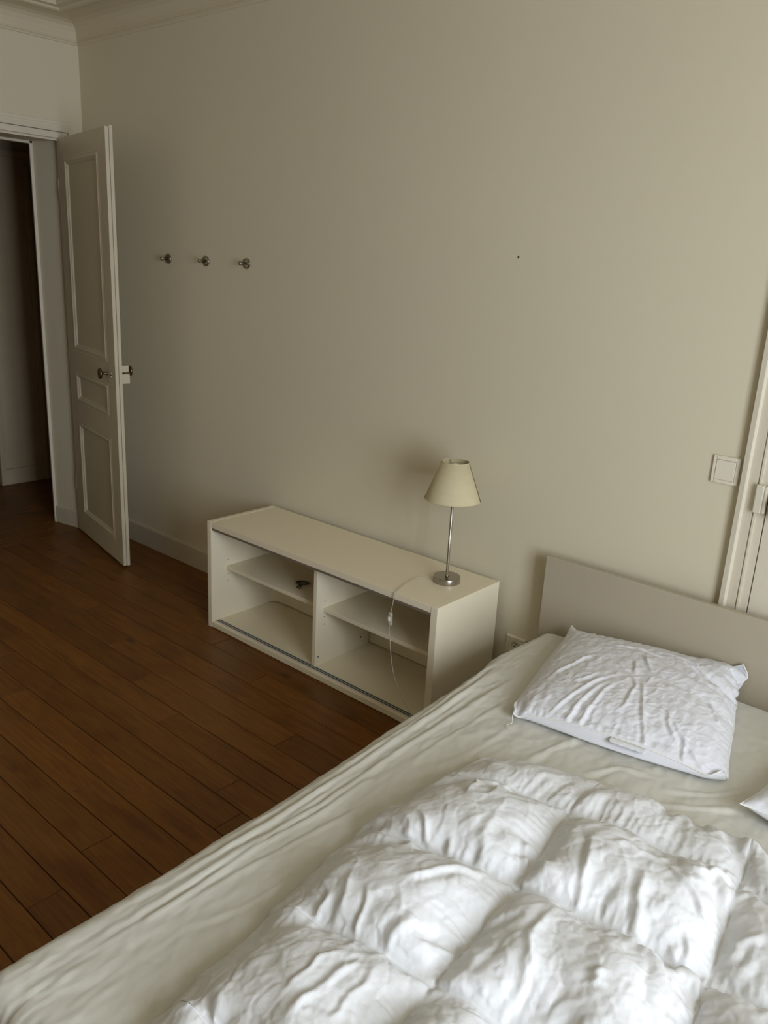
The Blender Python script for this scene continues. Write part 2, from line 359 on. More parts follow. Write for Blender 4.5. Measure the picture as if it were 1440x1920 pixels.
for d0, d1, z0, z1 in pans:
    bm = bmesh.new(); prof = [(0.0, 0.0), (0.003, 0.0012), (0.006, 0.0014), (0.010, 0.0005), (0.015, 0.0005), (0.019, 0.0030), (0.025, 0.0030), (0.032, -0.003), (0.037, -0.0045), (0.041, -0.010), (0.045, -0.0125)]
    ring_moulding(bm, d0, d1, z0, z1, prof, lambda d, z, h: (d, -h, z)); obj('moulding', bm, M['door'], door)
    box('panel', (d0 + 0.03, 0.0112, z0 + 0.03), (d1 - 0.03, 0.0157, z1 - 0.03), M['door'], door)
def knob(name, parent, cx, cz, y, sgn, r=0.027, m=None):
    bm = bmesh.new()
    pr = [(0.009, 0), (0.009, 0.003), (0.0065, 0.006), (0.006, 0.022), (0.008, 0.026), (r * 0.55, 0.028), (r * 0.92, 0.031), (r, 0.036), (r * 0.93, 0.041), (r * 0.6, 0.044), (r * 0.2, 0.045)]
    lathe(bm, [(a, sgn * b) for a, b in pr], 32, 'y', (cx, y, cz)); return obj(name, bm, m or M['brass'], parent, smooth=True)
knob('door_knob', door, 0.609, 1.005, 0.0, -1)
bm = bmesh.new(); lathe(bm, [(0.006, 0), (0.006, -0.003), (0.003, -0.004)], 16, 'y', (0.664, 0, 1.003)); obj('keyhole', bm, M['brass'], door, smooth=True)
box('lock_plate_mark', (0.6655, -0.0015, 0.992), (0.6685, 0, 1.014), M['thread'], door)
lk = bmesh.new(); bx(lk, (0.60, 0.034, 0.966), (W_ - 0.001, 0.073, 1.014)); bx(lk, (0.60, 0.034, 1.022), (W_ - 0.004, 0.070, 1.055)); bx(lk, (0.60, 0.034, 1.012), (W_ - 0.03, 0.065, 1.024))
lock = obj('lock_case', lk, M['door'], door, 0.0015)
knob('door_knob', door, 0.655, 1.020, 0.064, 1, r=0.026)
bm = bmesh.new(); bx(bm, (W_ - 0.028, 0.045, 1.0145), (W_ + 0.0005, 0.0735, 1.0215)); obj('latch_bolt', bm, M['brass'], door)
for z in (0.25, 1.85):
    bm = bmesh.new(); lathe(bm, [(0.006, 0), (0.006, 0.09)], 12, 'z', (-0.006, 0.004, z)); obj('hinge', bm, M['door'], door, smooth=True)

# ------------------------------------------------------------------ right-hand cupboard door and its casing on the back wall
DT = 2.16
bm = bmesh.new()
def cas2(bm, x0, x1, p0, p1):   # strip whose face goes from protrusion p0 at x0 to p1 at x1
    prism(bm, [(x0, 0), (x0, -p0), (x1, -p1), (x1, 0)], lambda p: (p[0], p[1], 0), lambda p: (p[0], p[1], DT))
cas2(bm, 3.616, 3.6205, 0.010, 0.022); cas2(bm, 3.6205, 3.635, 0.022, 0.024); cas2(bm, 3.635, 3.640, 0.024, 0.012); cas2(bm, 3.640, 3.667, 0.012, 0.015); cas2(bm, 3.667, 3.671, 0.009, 0.009); cas2(bm, 3.671, 3.677, 0.016, 0.016); cas2(bm, 3.677, 3.7005, 0.011, 0.011)
cas2(bm, 4.36, 4.45, 0.014, 0.02)
bx(bm, (3.616, 0, DT), (4.45, -0.02, DT + 0.085))
struct('trim_5', bm, M['trim'])
bm = bmesh.new(); bx(bm, (3.7005, -0.0005, 0.0), (4.36, -0.002, DT)); o = struct('door_gap_shade', bm, M['dark'])  # black sheet behind the leaf, paints the shade in the gap beside the casing
d2 = empty('door_2', (3.7035, 0, 0)); tag(d2, 'cream cupboard door behind the headboard', None, kind='structure')
bm = bmesh.new(); bx(bm, (0, -0.0105, 0.01), (0.10, -0.002, DT - 0.004)); bx(bm, (0.55, -0.0105, 0.01), (0.653, -0.002, DT - 0.004))
for a, b in [(0.01, 0.2), (0.9, 1.0), (2.04, DT - 0.004)]: bx(bm, (0.10, -0.0105, a), (0.55, -0.002, b))
obj('door_frame', bm, M['trim'], d2, 0.001)
for z0, z1 in [(0.2, 0.9), (1.0, 2.04)]:
    bm = bmesh.new(); ring_moulding(bm, 0.10, 0.55, z0, z1, [(0, 0.0105), (0.004, 0.016), (0.014, 0.016), (0.02, 0.010), (0.035, 0.008), (0.04, 0.004)], lambda d, z, h: (d, -h, z)); obj('moulding', bm, M['trim'], d2)
    box('panel', (0.13, -0.005, z0 + 0.03), (0.52, -0.002, z1 - 0.03), M['trim'], d2)
lc = box('lock_case', (0.010, -0.034, 0.955), (0.12, -0.0105, 1.052), M['trim'], d2, 0.003)
bm = bmesh.new(); lathe(bm, [(0.007, -0.034), (0.007, -0.05), (0.022, -0.054), (0.025, -0.062), (0.018, -0.068), (0.006, -0.070)], 24, 'y', (0.055, 0, 1.0)); obj('door_knob', bm, M['brass'], d2, smooth=True)
kp = box('lock_keeper', (-0.034, -0.032, 0.962), (-0.011, -0.011, 1.046), M['trim'], d2, 0.003)
bm = bmesh.new(); bx(bm, (-0.011, -0.030, 0.962), (-0.001, -0.011, 1.044)); obj('keeper_lip', bm, M['trim'], d2, 0.004)

# ------------------------------------------------------------------ small things on the wall
for i, x in enumerate((0.7535, 1.0555, 1.352)):
    hk = empty('wall_hook', (x, 0, 1.569))
    tag(hk, ['round chrome wall hook nearest the open door, leftmost of the three in the row',
             'round chrome wall hook in the middle of the row of three',
             'round chrome wall hook farthest from the open door, rightmost of the three'][i], 'hook', 'chrome hooks in a row on the wall')
    bm = bmesh.new(); lathe(bm, [(0.0235, 0), (0.0235, -0.004), (0.022, -0.0065), (0.012, -0.0075), (0.002, -0.0078)], 36, 'y'); obj('mounting_disc', bm, M['chrome'], hk, smooth=True)
    bm = bmesh.new(); lathe(bm, [(0.0062, -0.007), (0.0062, -0.026), (0.008, -0.029), (0.009, -0.033), (0.0088, -0.042), (0.007, -0.045), (0.001, -0.046)], 20, 'y'); obj('peg', bm, M['chrome'], hk, smooth=True)
bm = bmesh.new(); lathe(bm, [(0.0035, 0), (0.0035, -0.0012), (0.001, -0.0016)], 12, 'y', (2.774, 0, 1.644)); tag(obj('nail_hole', bm, M['dark']), 'tiny dark nail hole in the bare wall above the lamp', 'nail hole')
bm = bmesh.new(); lathe(bm, [(0.0022, 0), (0.0022, -0.0012), (0.001, -0.0014)], 10, 'y', (0.783, 0, 1.525)); tag(obj('wall_speck', bm, M['hall']), 'small plaster chip just under the left chrome hook', 'paint chip')

sw = empty('light_switch', (3.5685, 0, 1.0635)); tag(sw, 'cream square rocker light switch on the wall beside the right door casing', 'light switch')
bm = bmesh.new()
for a, b in [((-.040, 0, -.041), (-.030, -.0075, .041)), ((.028, 0, -.041), (.040, -.0075, .041)), ((-.030, 0, .029), (.028, -.0085, .041)), ((-.030, 0, -.041), (.028, -.0085, -.031))]: bx(bm, a, b)
obj('switch_frame', bm, M['plastic'], sw, 0.0015)
box('rocker', (-.0293, 0, -.0303), (.0273, -.0092, .0283), M['plastic'], sw, 0.0012)
box('switch_back', (-.0385, 0, -.0395), (.0385, -.004, .0395), M['dkmetal'], sw)

so = empty('wall_socket', (2.925, 0, 0.2515)); tag(so, 'white square power socket low on the wall between cabinet and bed', 'socket')
bm = bmesh.new(); ring_moulding(bm, -.041, .041, -.041, .041, [(0, 0), (0, .008), (.003, .0105), (.010, .0105), (.012, .007)], lambda d, z, h: (d, -h, z)); obj('socket_frame', bm, M['plastic'], so)
bm = bmesh.new()
n = 40; sq = []; ci = []; c2 = []; c3 = []
for k in range(n):
    a = 2 * math.pi * (k + .5) / n; s = 0.0295 / max(abs(math.cos(a)), abs(math.sin(a)))
    sq.append(bm.verts.new((s * math.cos(a), -.008, s * math.sin(a)))); ci.append(bm.verts.new((.0205 * math.cos(a), -.008, .0205 * math.sin(a))))
    c2.append(bm.verts.new((.0195 * math.cos(a), -.0015, .0195 * math.sin(a))))
for a_, b_ in ((sq, ci), (ci, c2)):
    for k in range(n): bm.faces.new([a_[k], a_[(k+1) % n], b_[(k+1) % n], b_[k]])
bm.faces.new(c2); obj('socket_face', bm, M['plastic'], so)
for dx, dz in ((-.0095, -.002), (.0095, -.002)):
    bm = bmesh.new(); lathe(bm, [(.0026, -.0014), (.0026, -.0022)], 12, 'y', (dx, 0, dz)); obj('pin_hole', bm, M['dark'], so)
bm = bmesh.new(); lathe(bm, [(.0024, -.0014), (.0024, -.010), (.001, -.011)], 12, 'y', (0, 0, .010)); obj('earth_pin', bm, M['chrome'], so)

# ------------------------------------------------------------------ low cabinet
X0, X1, YF, YB, HC = 1.573, 2.840, -0.400, -0.026, 0.495
cab = empty('low_cabinet', ((X0 + X1) / 2, (YF + YB) / 2, 0)); tag(cab, 'long low cream open cabinet with two bays standing against the wall', 'cabinet')
O = Vector(cab.location)
def cb(name, a, b, m, bevel=0.0008):
    return box(name, Vector(a) - O, Vector(b) - O, m, cab, bevel)
XL, XR = X0 + 0.025, X1 - 0.028
cb('side_panel', (X0, YF, 0.0), (XL, YB, HC), M['lam']); cb('side_panel', (XR, YF, 0.0), (X1, YB, HC), M['lam'])
cb('top_panel', (XL + .0006, YF + .001, 0.469), (XR - .0006, YB, HC - 0.0008), M['lam'])
cb('bottom_panel', (XL, YF + .0005, 0.003), (XR, YB, 0.026), M['lam'])
bm = bmesh.new()
for a, b in [((-.3605,), (-.3575,)), ((-.3705,), (-.3665,)), ((-.3835,), (-.3765,))]:
    bx(bm, Vector((XL + .004, a[0], 0.026)) - O, Vector((XR - .004, b[0], 0.0275)) - O)
trk = obj('sliding_track', bm, M['track'], cab)
bm = bmesh.new()
for a, b in [(-.3665, -.3605), (-.3765, -.3705)]: bx(bm, Vector((XL + .004, a, 0.026)) - O, Vector((XR - .004, b, 0.0268)) - O)
obj('track_groove_shade', bm, M['dark'], trk)  # raised black strips, groove shade put into the colour
bm = bmesh.new()
bx(bm, Vector((XL + .002, -.396, .458)) - O, Vector((XR - .002, -.393, .469)) - O); bx(bm, Vector((XL + .002, -.376, .458)) - O, Vector((XR - .002, -.373, .469)) - O); bx(bm, Vector((XL + .002, -.357, .456)) - O, Vector((XR - .002, -.354, .469)) - O)
t2 = obj('upper_track', bm, M['uptrack_shade'], cab)
cb('divider', (2.2025, -.362, .026), (2.2205, YB - .012, .469), M['lam'])
cb('shelf', (XL, -.318, .258), (2.2025, -.04, .274), M['lam']); cb('shelf', (2.2205, -.322, .257), (XR, -.04, .273), M['lam'])
bm = bmesh.new()
plan = [(XL + .0005, -.085), (XL + .003, -.062), (XL + .012, -.046), (XL + .03, -.037), (XL + .07, -.033), (2.2, -.032), (XR - .0005, -.032)]
lo = [bm.verts.new(Vector((x, y, .0295)) - O) for x, y in plan]; hi = [bm.verts.new(Vector((x, min(y + .0, -.032), .469)) - O) for x, y in plan]
lo2 = [bm.verts.new(Vector((x, y + .003, .0295)) - O) for x, y in plan]; hi2 = [bm.verts.new(Vector((x, y + .003, .469)) - O) for x, y in plan]
for k in range(len(plan) - 1):
    for a, b in ((lo, hi), (lo2, hi2), (lo, lo2), (hi, hi2)): bm.faces.new([a[k], a[k + 1], b[k + 1], b[k]])
obj('back_panel', bm, M['lam'], cab)
def dot(name, x, y, z, r, m):
    bm = bmesh.new(); lathe(bm, [(r, 0), (r, .0006)], 10, 'x', Vector((x, y, z)) - O); return obj(name, bm, m, cab)
for z in (.300, .233, .201): dot('pin_hole', XL, -.306, z, .0022, M['dark']); dot('pin_hole', 2.2205, -.315, z, .0022, M['dark'])
dot('fitting_hole', 2.2205, -.092, .071, .0042, M['dark']); dot('fitting_hole', 2.2205, -.344, .065, .0036, M['dkmetal'])

# ring on the left shelf
rg = empty('metal_ring', (1.985, -.215, .274)); tag(rg, 'small grey ring with two short prongs lying on the left cabinet shelf', 'ring')
bm = bmesh.new(); tube(bm, [(.029 * math.cos(a), .024 * math.sin(a), .0075 + .004 * math.sin(a + 2.2)) for a in [2 * math.pi * k / 28 for k in range(28)]], .0042, 10, closed=True); obj('ring_band', bm, M['dkmetal'], rg, smooth=True)
for s in (0, 1):
    bm = bmesh.new(); tube(bm, [(.004 + .012 * s, -.022, .0055), (.010 + .010 * s, -.030, .006), (.013 + .014 * s, -.040, .0035), (.016 + .015 * s, -.047, .0035)], .0028, 8, smooth_pts=4); obj('prong', bm, M['dkmetal'], rg, smooth=True)

# ------------------------------------------------------------------ table lamp
LX, LY = 2.706, -.175
lamp = empty('table_lamp', (LX, LY, HC)); tag(lamp, 'slim steel table lamp with a conical cream linen shade on the cabinet', 'lamp')
bm = bmesh.new(); lathe(bm, [(.0495, 0), (.0500, .0012), (.0500, .0195), (.0490, .0215), (.030, .0216), (.004, .0217)], 64, 'z'); lb = obj('base', bm, M['steel'], lamp, 0, True)
lb.data.polygons.foreach_set('use_smooth', [abs(p.normal.z) < .5 for p in lb.data.polygons])
bm = bmesh.new(); lathe(bm, [(.0085, .0216), (.0085, .0245), (.0052, .0255), (.0050, .30), (.0050, .335)], 20, 'z'); obj('stem', bm, M['chrome'], lamp, smooth=True)
bm = bmesh.new(); lathe(bm, [(.014, .335), (.016, .345), (.016, .385), (.013, .392)], 24, 'z'); obj('lamp_holder', bm, M['plastic'], lamp, smooth=True)
ZB, ZT, RB, RT = .315, .452, .102, .049
bm = bmesh.new()
pr = [(RB, ZB), (RT, ZT), (RT - .0018, ZT), (RB - .0018, ZB), (RB, ZB)]
lathe(bm, pr, 64, 'z', cap=False); sh = obj('lamp_shade', bm, M['shade'], lamp, smooth=False)
bmesh_s = sh.data; bmesh_s.polygons.foreach_set('use_smooth', [abs(p.normal.z) < .9 for p in bmesh_s.polygons])
for z, r in ((ZB + .001, RB - .0008), (ZT - .001, RT - .0008)):
    bm = bmesh.new(); tube(bm, [(r * math.cos(2 * math.pi * k / 48), r * math.sin(2 * math.pi * k / 48), z) for k in range(48)], .0016, 8, closed=True); obj('shade_rim', bm, M['shade'], sh, smooth=True)
bm = bmesh.new(); aa = math.radians(20)
tube(bm, [((r + .0006) * math.cos(aa), (r + .0006) * math.sin(aa), z) for r, z in ((RB, ZB + .002), (RT, ZT - .002))], .0017, 6); obj('shade_seam', bm, M['shade_seam'], sh)
bm = bmesh.new()
for k in range(3):
    a = 2 * math.pi * k / 3 + .5; tube(bm, [(.012 * math.cos(a), .012 * math.sin(a), .392), (.03 * math.cos(a), .03 * math.sin(a), .43), (RT * math.cos(a), RT * math.sin(a), ZT - .004)], .0013, 6)
obj('shade_carrier', bm, M['chrome'], lamp)
bm = bmesh.new(); lathe(bm, [(.010, .392), (.020, .405), (.024, .420), (.018, .438), (.004, .445)], 24, 'z'); obj('bulb', bm, M['thread'], lamp, smooth=True)
pts = [(2.664, -.200, .505), (2.640, -.205, .4985), (2.620, -.225, .4975), (2.616, -.262, .4975), (2.624, -.312, .4975), (2.638, -.360, .4978), (2.650, -.396, .4985), (2.651, -.4045, .490), (2.647, -.405, .455), (2.640, -.406, .415)]
Ol = Vector(lamp.location)
bm = bmesh.new(); tube(bm, [Vector(p) - Ol for p in pts], 0.0015, 8, smooth_pts=6); cord = obj('cord', bm, M['cord'], lamp, smooth=True)
pts = [(2.638, -.406, .372), (2.638, -.407, .352), (2.646, -.409, .318), (2.655, -.414, .280), (2.672, -.422, .235), (2.697, -.432, .190), (2.74, -.445, .145), (2.80, -.455, .098), (2.87, -.45, .050), (2.93, -.42, .012), (2.97, -.34, .003), (2.975, -.22, .003)]
bm = bmesh.new(); tube(bm, [Vector(p) - Ol for p in pts], 0.0015, 8, smooth_pts=6); obj('cord', bm, M['cord'], lamp, smooth=True)
bm = bmesh.new(); bx(bm, Vector((2.632, -.413, .368)) - Ol, Vector((2.648, -.4012, .418)) - Ol); csw = obj('cord_switch', bm, M['cord'], lamp, 0.004)
bm = bmesh.new(); bx(bm, Vector((2.6355, -.4155, .386)) - Ol, Vector((2.6445, -.412, .402)) - Ol); obj('switch_slider', bm, M['thread'], csw, 0.001)

# ------------------------------------------------------------------ bed
BX0, BX1, BYH, BYF = 3.043, 4.76, -0.066, -2.13
bed = empty('bed_frame', ((BX0 + BX1) / 2, -1.1, 0)); tag(bed, 'low double bed frame with a plain greige headboard against the wall', 'bed')
Ob = Vector(bed.location)
box('headboard', Vector((BX0, BYH, .05)) - Ob, Vector((BX1, -.044, .6625)) - Ob, M['head'], bed, 0.002)
for x in (3.10, 4.68): box('headboard_leg', Vector((x, -.044, 0)) - Ob, Vector((x + .04, -.020, .45)) - Ob, M['frame'], bed, 0.001)
box('side_rail', Vector((3.085, -2.10, .12)) - Ob, Vector((3.108, BYH, .27)) - Ob, M['frame'], bed, 0.002)
box('side_rail', Vector((4.70, -2.10, .12)) - Ob, Vector((4.723, BYH, .27)) - Ob, M['frame'], bed, 0.002)
box('foot_rail', Vector((3.108, -2.10, .12)) - Ob, Vector((4.70, -2.078, .27)) - Ob, M['frame'], bed, 0.002)
for x, y in ((3.115, -2.07), (4.645, -2.07), (3.115, -.12), (4.645, -.12)): box('leg', Vector((x, y, 0)) - Ob, Vector((x + .05, y + .045, .16)) - Ob, M['frame'], bed, 0.002)
box('slat_base', Vector((3.11, -2.07, .15)) - Ob, Vector((4.70, -.07, .17)) - Ob, M['frame'], bed)
ZM = 0.412
box('mattress', (3.19, -2.04, .172), (4.655, -.11, ZM - .03), M['mattress'], None, 0.03)
tag(bpy.data.objects['mattress'], 'thick mattress on the bed under the ivory fitted sheet', 'mattress')

# ---- grid to mesh
def grid_mesh(name, P, m, parent=None, close_u=False, subdiv=0, extra=None):
    h, w = P.shape[:2]
    V = P.reshape(-1, 3)
    i = np.arange(h - 1)[:, None] * w + np.arange(w - 1)[None, :]
    F = np.stack([i, i + 1, i + w + 1, i + w], -1).reshape(-1, 4)
    me = bpy.data.meshes.new(name)
    me.vertices.add(len(V)); me.vertices.foreach_set('co', V.astype(np.float32).ravel())
    me.loops.add(F.size); me.loops.foreach_set('vertex_index', F.astype(np.int32).ravel())
    me.polygons.add(len(F)); me.polygons.foreach_set('loop_start', np.arange(0, F.size, 4, dtype=np.int32)); me.polygons.foreach_set('loop_total', np.full(len(F), 4, dtype=np.int32))
    me.polygons.foreach_set('use_smooth', np.ones(len(F), dtype=bool))
    me.update(calc_edges=True); me.validate()
    me.materials.append(m)
    o = bpy.data.objects.new(name, me); C.objects.link(o)
    if parent: o.parent = parent
    if subdiv:
        s = o.modifiers.new('sub', 'SUBSURF'); s.levels = 0; s.render_levels = subdiv
    return o
def segdist(X, Y, pts):
    best = np.full(X.shape, 9.0); along = np.zeros(X.shape); tot = 0.0
    L = [math.hypot(b[0] - a[0], b[1] - a[1]) for a, b in zip(pts, pts[1:])]; S = sum(L); acc = 0
    sd = np.zeros(X.shape)
    for (a, b), l in zip(zip(pts, pts[1:]), L):
        dx, dy = (b[0] - a[0]) / l, (b[1] - a[1]) / l
        t = np.clip((X - a[0]) * dx + (Y - a[1]) * dy, 0, l)
        ex, ey = X - a[0] - t * dx, Y - a[1] - t * dy; d = np.hypot(ex, ey)
        m = d < best; best = np.where(m, d, best); along = np.where(m, (acc + t) / S, along); sd = np.where(m, np.sign(ex * dy - ey * dx) * d, sd)
        acc += l
    return sd, along
rng = np.random.default_rng(5)
def smooth_noise(X, Y, sx, sy, seed, n=24):
    r = np.random.default_rng(seed); Z = np.zeros(X.shape)
    for k in range(n):
        fx, fy = r.normal(0, 1 / sx), r.normal(0, 1 / sy); Z += np.sin(6.283 * (fx * X + fy * Y) + r.uniform(0, 6.283))
    return Z / math.sqrt(n)

def crease(X, Y, sx, sy, seed, p=7):
    n = smooth_noise(X, Y, sx, sy, seed, 14); return np.clip(1 - np.abs(n) * 1.1, 0, 1) ** p
def upsample(P):
    def mid(A):      # along axis 0, cubic midpoints
        B = np.empty((2 * A.shape[0] - 1,) + A.shape[1:]); B[::2] = A
        E_ = np.concatenate([2 * A[:1] - A[1:2], A, 2 * A[-1:] - A[-2:-1]])
        B[1::2] = (-E_[:-3] + 9 * E_[1:-2] + 9 * E_[2:-1] - E_[3:]) / 16; return B
    return np.swapaxes(mid(np.swapaxes(mid(P), 0, 1)), 0, 1)

# ---- fitted sheet: extended plane wrapped over the mattress edges
SX1, SYH, SYF, RR = 4.685, -0.076, -2.075, 0.050
def left_edge(y): return np.interp(-y, [0, .15, .23, .32, .40, .46, .51, .60, .92, 1.39, 1.70, 2.03, 2.2], [3.082, 3.079, 3.074, 3.069, 3.066, 3.080, 3.084, 3.092, 3.108, 3.134, 3.141, 3.144, 3.144])
drop = 0.10
us = np.arange(-drop - RR, (SX1 - 3.11) + drop + RR, 0.0055); vs = np.arange(-drop - RR, (SYH - SYF) + drop + RR, 0.0055)
U, V = np.meshgrid(us, vs)
Yp = SYH - V; Xl = left_edge(np.clip(Yp, SYF, SYH)); Xp = Xl + U
ix0, ix1, iy1, iy0 = Xl + RR, SX1 - RR, SYH - RR, SYF + RR
qx, qy = np.clip(Xp, ix0, ix1), np.clip(Yp, iy0, iy1)
dx, dy = Xp - qx, Yp - qy; dd = np.hypot(dx, dy); ddc = np.minimum(dd, drop + RR * 1.2); nd = np.where(dd > 1e-9, dd, 1)
th = np.clip(ddc / RR, 0, math.pi / 2); rest = np.maximum(ddc - RR * math.pi / 2, 0)
hor = RR * np.sin(th) + rest * 0.02; ver = RR * (1 - np.cos(th)) + rest
PX, PY, PZ = qx + dx / nd * hor, qy + dy / nd * hor, ZM - ver
NXn = np.where(dd > 1e-9, dx / nd * np.sin(th), 0); NYn = np.where(dd > 1e-9, dy / nd * np.sin(th), 0); NZn = np.cos(th)
WR = [([(3.095,-.385),(3.119,-.538),(3.146,-.786),(3.164,-1.014),(3.167,-1.197)], .006, .014), ([(3.144,-.397),(3.159,-.676),(3.171,-.913),(3.19,-1.22),(3.197,-1.399),(3.198,-1.607),(3.191,-1.79)], .0085, .013),
      ([(3.217,-.434),(3.214,-.726),(3.217,-1.012),(3.234,-1.335),(3.226,-1.601),(3.22,-1.809),(3.215,-1.943)], .007, .015), ([(3.241,-1.122),(3.254,-1.355),(3.241,-1.53),(3.249,-1.734),(3.248,-1.911)], .007, .010),
      ([(3.284,-.497),(3.269,-.752),(3.268,-.942),(3.273,-1.12)], .004, .012), ([(3.307,-1.234),(3.286,-1.449),(3.271,-1.61),(3.271,-1.749)], .004, .010), ([(3.317,-1.759),(3.353,-1.65),(3.362,-1.52)], .003, .010),
      ([(3.328,-1.063),(3.353,-.872),(3.36,-.677)], .003, .018), ([(3.471,-.902),(3.488,-.75),(3.526,-.62)], .005, .018), ([(3.596,-.806),(3.656,-.696),(3.753,-.661)], .005, .014), ([(3.744,-.791),(3.848,-.728),(3.952,-.637)], .005, .014),
      ([(3.762,-.713),(3.865,-.639),(3.952,-.52)], .004, .012), ([(3.239,-.295),(3.30,-.50),(3.36,-.72)], .003, .02), ([(3.17,-.55),(3.19,-.80),(3.205,-1.05),(3.215,-1.2)], .004, .009), ([(3.13,-.45),(3.15,-.62),(3.165,-.8)], .005, .008),
      ([(3.21,-1.25),(3.22,-1.45),(3.212,-1.66)], .005, .008), ([(3.55,-.86),(3.62,-.80),(3.72,-.78)], .004, .012), ([(3.80,-.86),(3.92,-.80),(4.0,-.78)], .004, .012), ([(3.83,-.30),(3.95,-.25),(4.1,-.28)], .004, .02)]
D = np.zeros(PX.shape)
for pts, amp, w in WR:
    sd, al = segdist(Xp, Yp, pts)
    env = np.clip(al / .22, 0, 1) * np.clip((1 - al) / .22, 0, 1); env = env * env * (3 - 2 * env)
    ww = w * .72 * (0.8 + 0.5 * np.sin(al * 9) * .5)
    D += .8 * amp * env * (np.exp(-(sd / ww) ** 2) - 0.55 * np.exp(-((sd - 1.5 * ww) / (ww * .9)) ** 2))
edge = np.exp(-((Xp - Xl - .07) / .09) ** 2)
D += edge * 0.0009 * smooth_noise(Xp, Yp, .030, .55, 3) + 0.0010 * smooth_noise(Xp, Yp, .12, .25, 4) + 0.0006 * smooth_noise(Xp, Yp, .05, .1, 8) + edge * .0016 * crease(Xp, Yp, .05, .9, 13, 5) - edge * .0014 * crease(Xp, Yp, .06, .8, 14, 6) + .0012 * crease(Xp, Yp, .22, .35, 15, 9) - .0012 * crease(Xp, Yp, .25, .3, 16, 9)
D += np.exp(-(((Yp + 1.93) / .035) ** 2 + ((Xp - Xl + .13) / .05) ** 2)) * .05
side = np.clip(-(Xp - Xl) / .05, 0, 1)
D += side * (.006 * np.sin(Yp * 21 + 2 * np.sin(Yp * 5)) * np.clip(-(Xp - Xl) / .15, 0, 1))
D += .004 * np.exp(-(((Yp + .44) / .05) ** 2 + ((Xp - Xl + .02) / .035) ** 2))
P = np.stack([PX + D * NXn, PY + D * NYn, PZ + D * NZn], -1)
P[..., 1] = np.minimum(P[..., 1], BYH - .003)
sheet = grid_mesh('fitted_sheet', P, M['sheet']); tag(sheet, 'wrinkled pale ivory fitted sheet stretched over the bed mattress', 'sheet')

# ---- cloth solver on grids
def proj_pairs(P, W, A, B, R, k, mode=0):
    a, b = P[A], P[B]; d = b - a; l = np.sqrt((d * d).sum(-1)) + 1e-9
    e = (l - R) / l
    if mode == 1: e = np.minimum(e, 0)         # only resist getting too short (bending)
    wa, wb = W[A], W[B]; s = wa + wb + 1e-9
    c = (k * e / s)[..., None] * d
    P[A] += wa[..., None] * c; P[B] -= wb[..., None] * c
def sl(a, b, st=None): return slice(a, b, st)
def constraint_sets(h, w):
    S = []
    for par in (0, 1):
        n = (w - 1 - par + 1) // 2
        S.append(('x', (slice(None), slice(par, par + 2 * n - 1, 2)), (slice(None), slice(par + 1, par + 2 * n, 2))))
        n = (h - 1 - par + 1) // 2
        S.append(('y', (slice(par, par + 2 * n - 1, 2), slice(None)), (slice(par + 1, par + 2 * n, 2), slice(None))))
    for par in (0, 1):
        n = (h - 1 - par + 1) // 2
        r0, r1 = slice(par, par + 2 * n - 1, 2), slice(par + 1, par + 2 * n, 2)
        S.append(('d', (r0, slice(0, w - 1)), (r1, slice(1, w)))); S.append(('e', (r0, slice(1, w)), (r1, slice(0, w - 1))))
    return S
def normals(P):
    du = np.empty_like(P); dv = np.empty_like(P)
    du[:, 1:-1] = P[:, 2:] - P[:, :-2]; du[:, 0] = P[:, 1] - P[:, 0]; du[:, -1] = P[:, -1] - P[:, -2]
    dv[1:-1] = P[2:] - P[:-2]; dv[0] = P[1] - P[0]; dv[-1] = P[-1] - P[-2]
    n = np.cross(du, dv); return n / (np.linalg.norm(n, axis=-1, keepdims=True) + 1e-12)
def rest_of(Rx, Ry):
    """Rx (h,w-1), Ry (h-1,w) -> diagonal rests (h-1,w-1)"""
    rx = .5 * (Rx[:-1] + Rx[1:]); ry = .5 * (Ry[:, :-1] + Ry[:, 1:]); return np.sqrt(rx * rx + ry * ry)
def relax(P, W, Rx, Ry, Rd, sets, kb, kd=0.5):
    for typ, A, B in sets:
        if typ == 'x': R = Rx[A]; proj_pairs(P, W, A, B, R, 1.0)
        elif typ == 'y': R = Ry[A]; proj_pairs(P, W, A, B, R, 1.0)
        elif typ == 'd': R = Rd[A]; proj_pairs(P, W, A, B, R, kd)
        else: R = Rd[B[0] if False else A[0], B[1]]; proj_pairs(P, W, A, B, R, kd)
    if kb:
        for st in (2, 4):
            if Rx.shape[1] < 3 * st: continue
            proj_jac(P, W, Rx, 1, kb, st); proj_jac(P, W, Ry, 0, kb, st)
def proj_jac(P, W, R, ax, k, st):
    c = np.cumsum(np.concatenate([np.zeros_like(R.take([0], axis=ax)), R], axis=ax), axis=ax)
    if ax == 1:
        A, B = (slice(None), slice(0, -st)), (slice(None), slice(st, None))
    else:
        A, B = (slice(0, -st), slice(None)), (slice(st, None), slice(None))
    L = (c[B] - c[A]); d = P[B] - P[A]; l = np.sqrt((d * d).sum(-1)) + 1e-9
    e = np.minimum((l - L * 0.985) / l, 0)
    cc = (k * .25 * e)[..., None] * d
    P[A] += cc * W[A][..., None]; P[B] -= cc * W[B][..., None]

def catmull(vals, n_per):
    """vals (k,...) control values, n_per segments per span -> samples"""
    out = []; k = len(vals)
    for i in range(k - 1):
        p1, p2 = vals[i], vals[i + 1]; p0 = vals[i - 1] if i else 2 * p1 - p2; p3 = vals[i + 2] if i + 2 < k else 2 * p2 - p1
        for q in range(n_per[i]):
            t = q / n_per[i]; out.append(.5 * (2 * p1 + (-p0 + p2) * t + (2 * p0 - 5 * p1 + 4 * p2 - p3) * t * t + (-p0 + 3 * p1 - 3 * p2 + p3) * t ** 3))
    out.append(vals[-1]); return np.array(out)

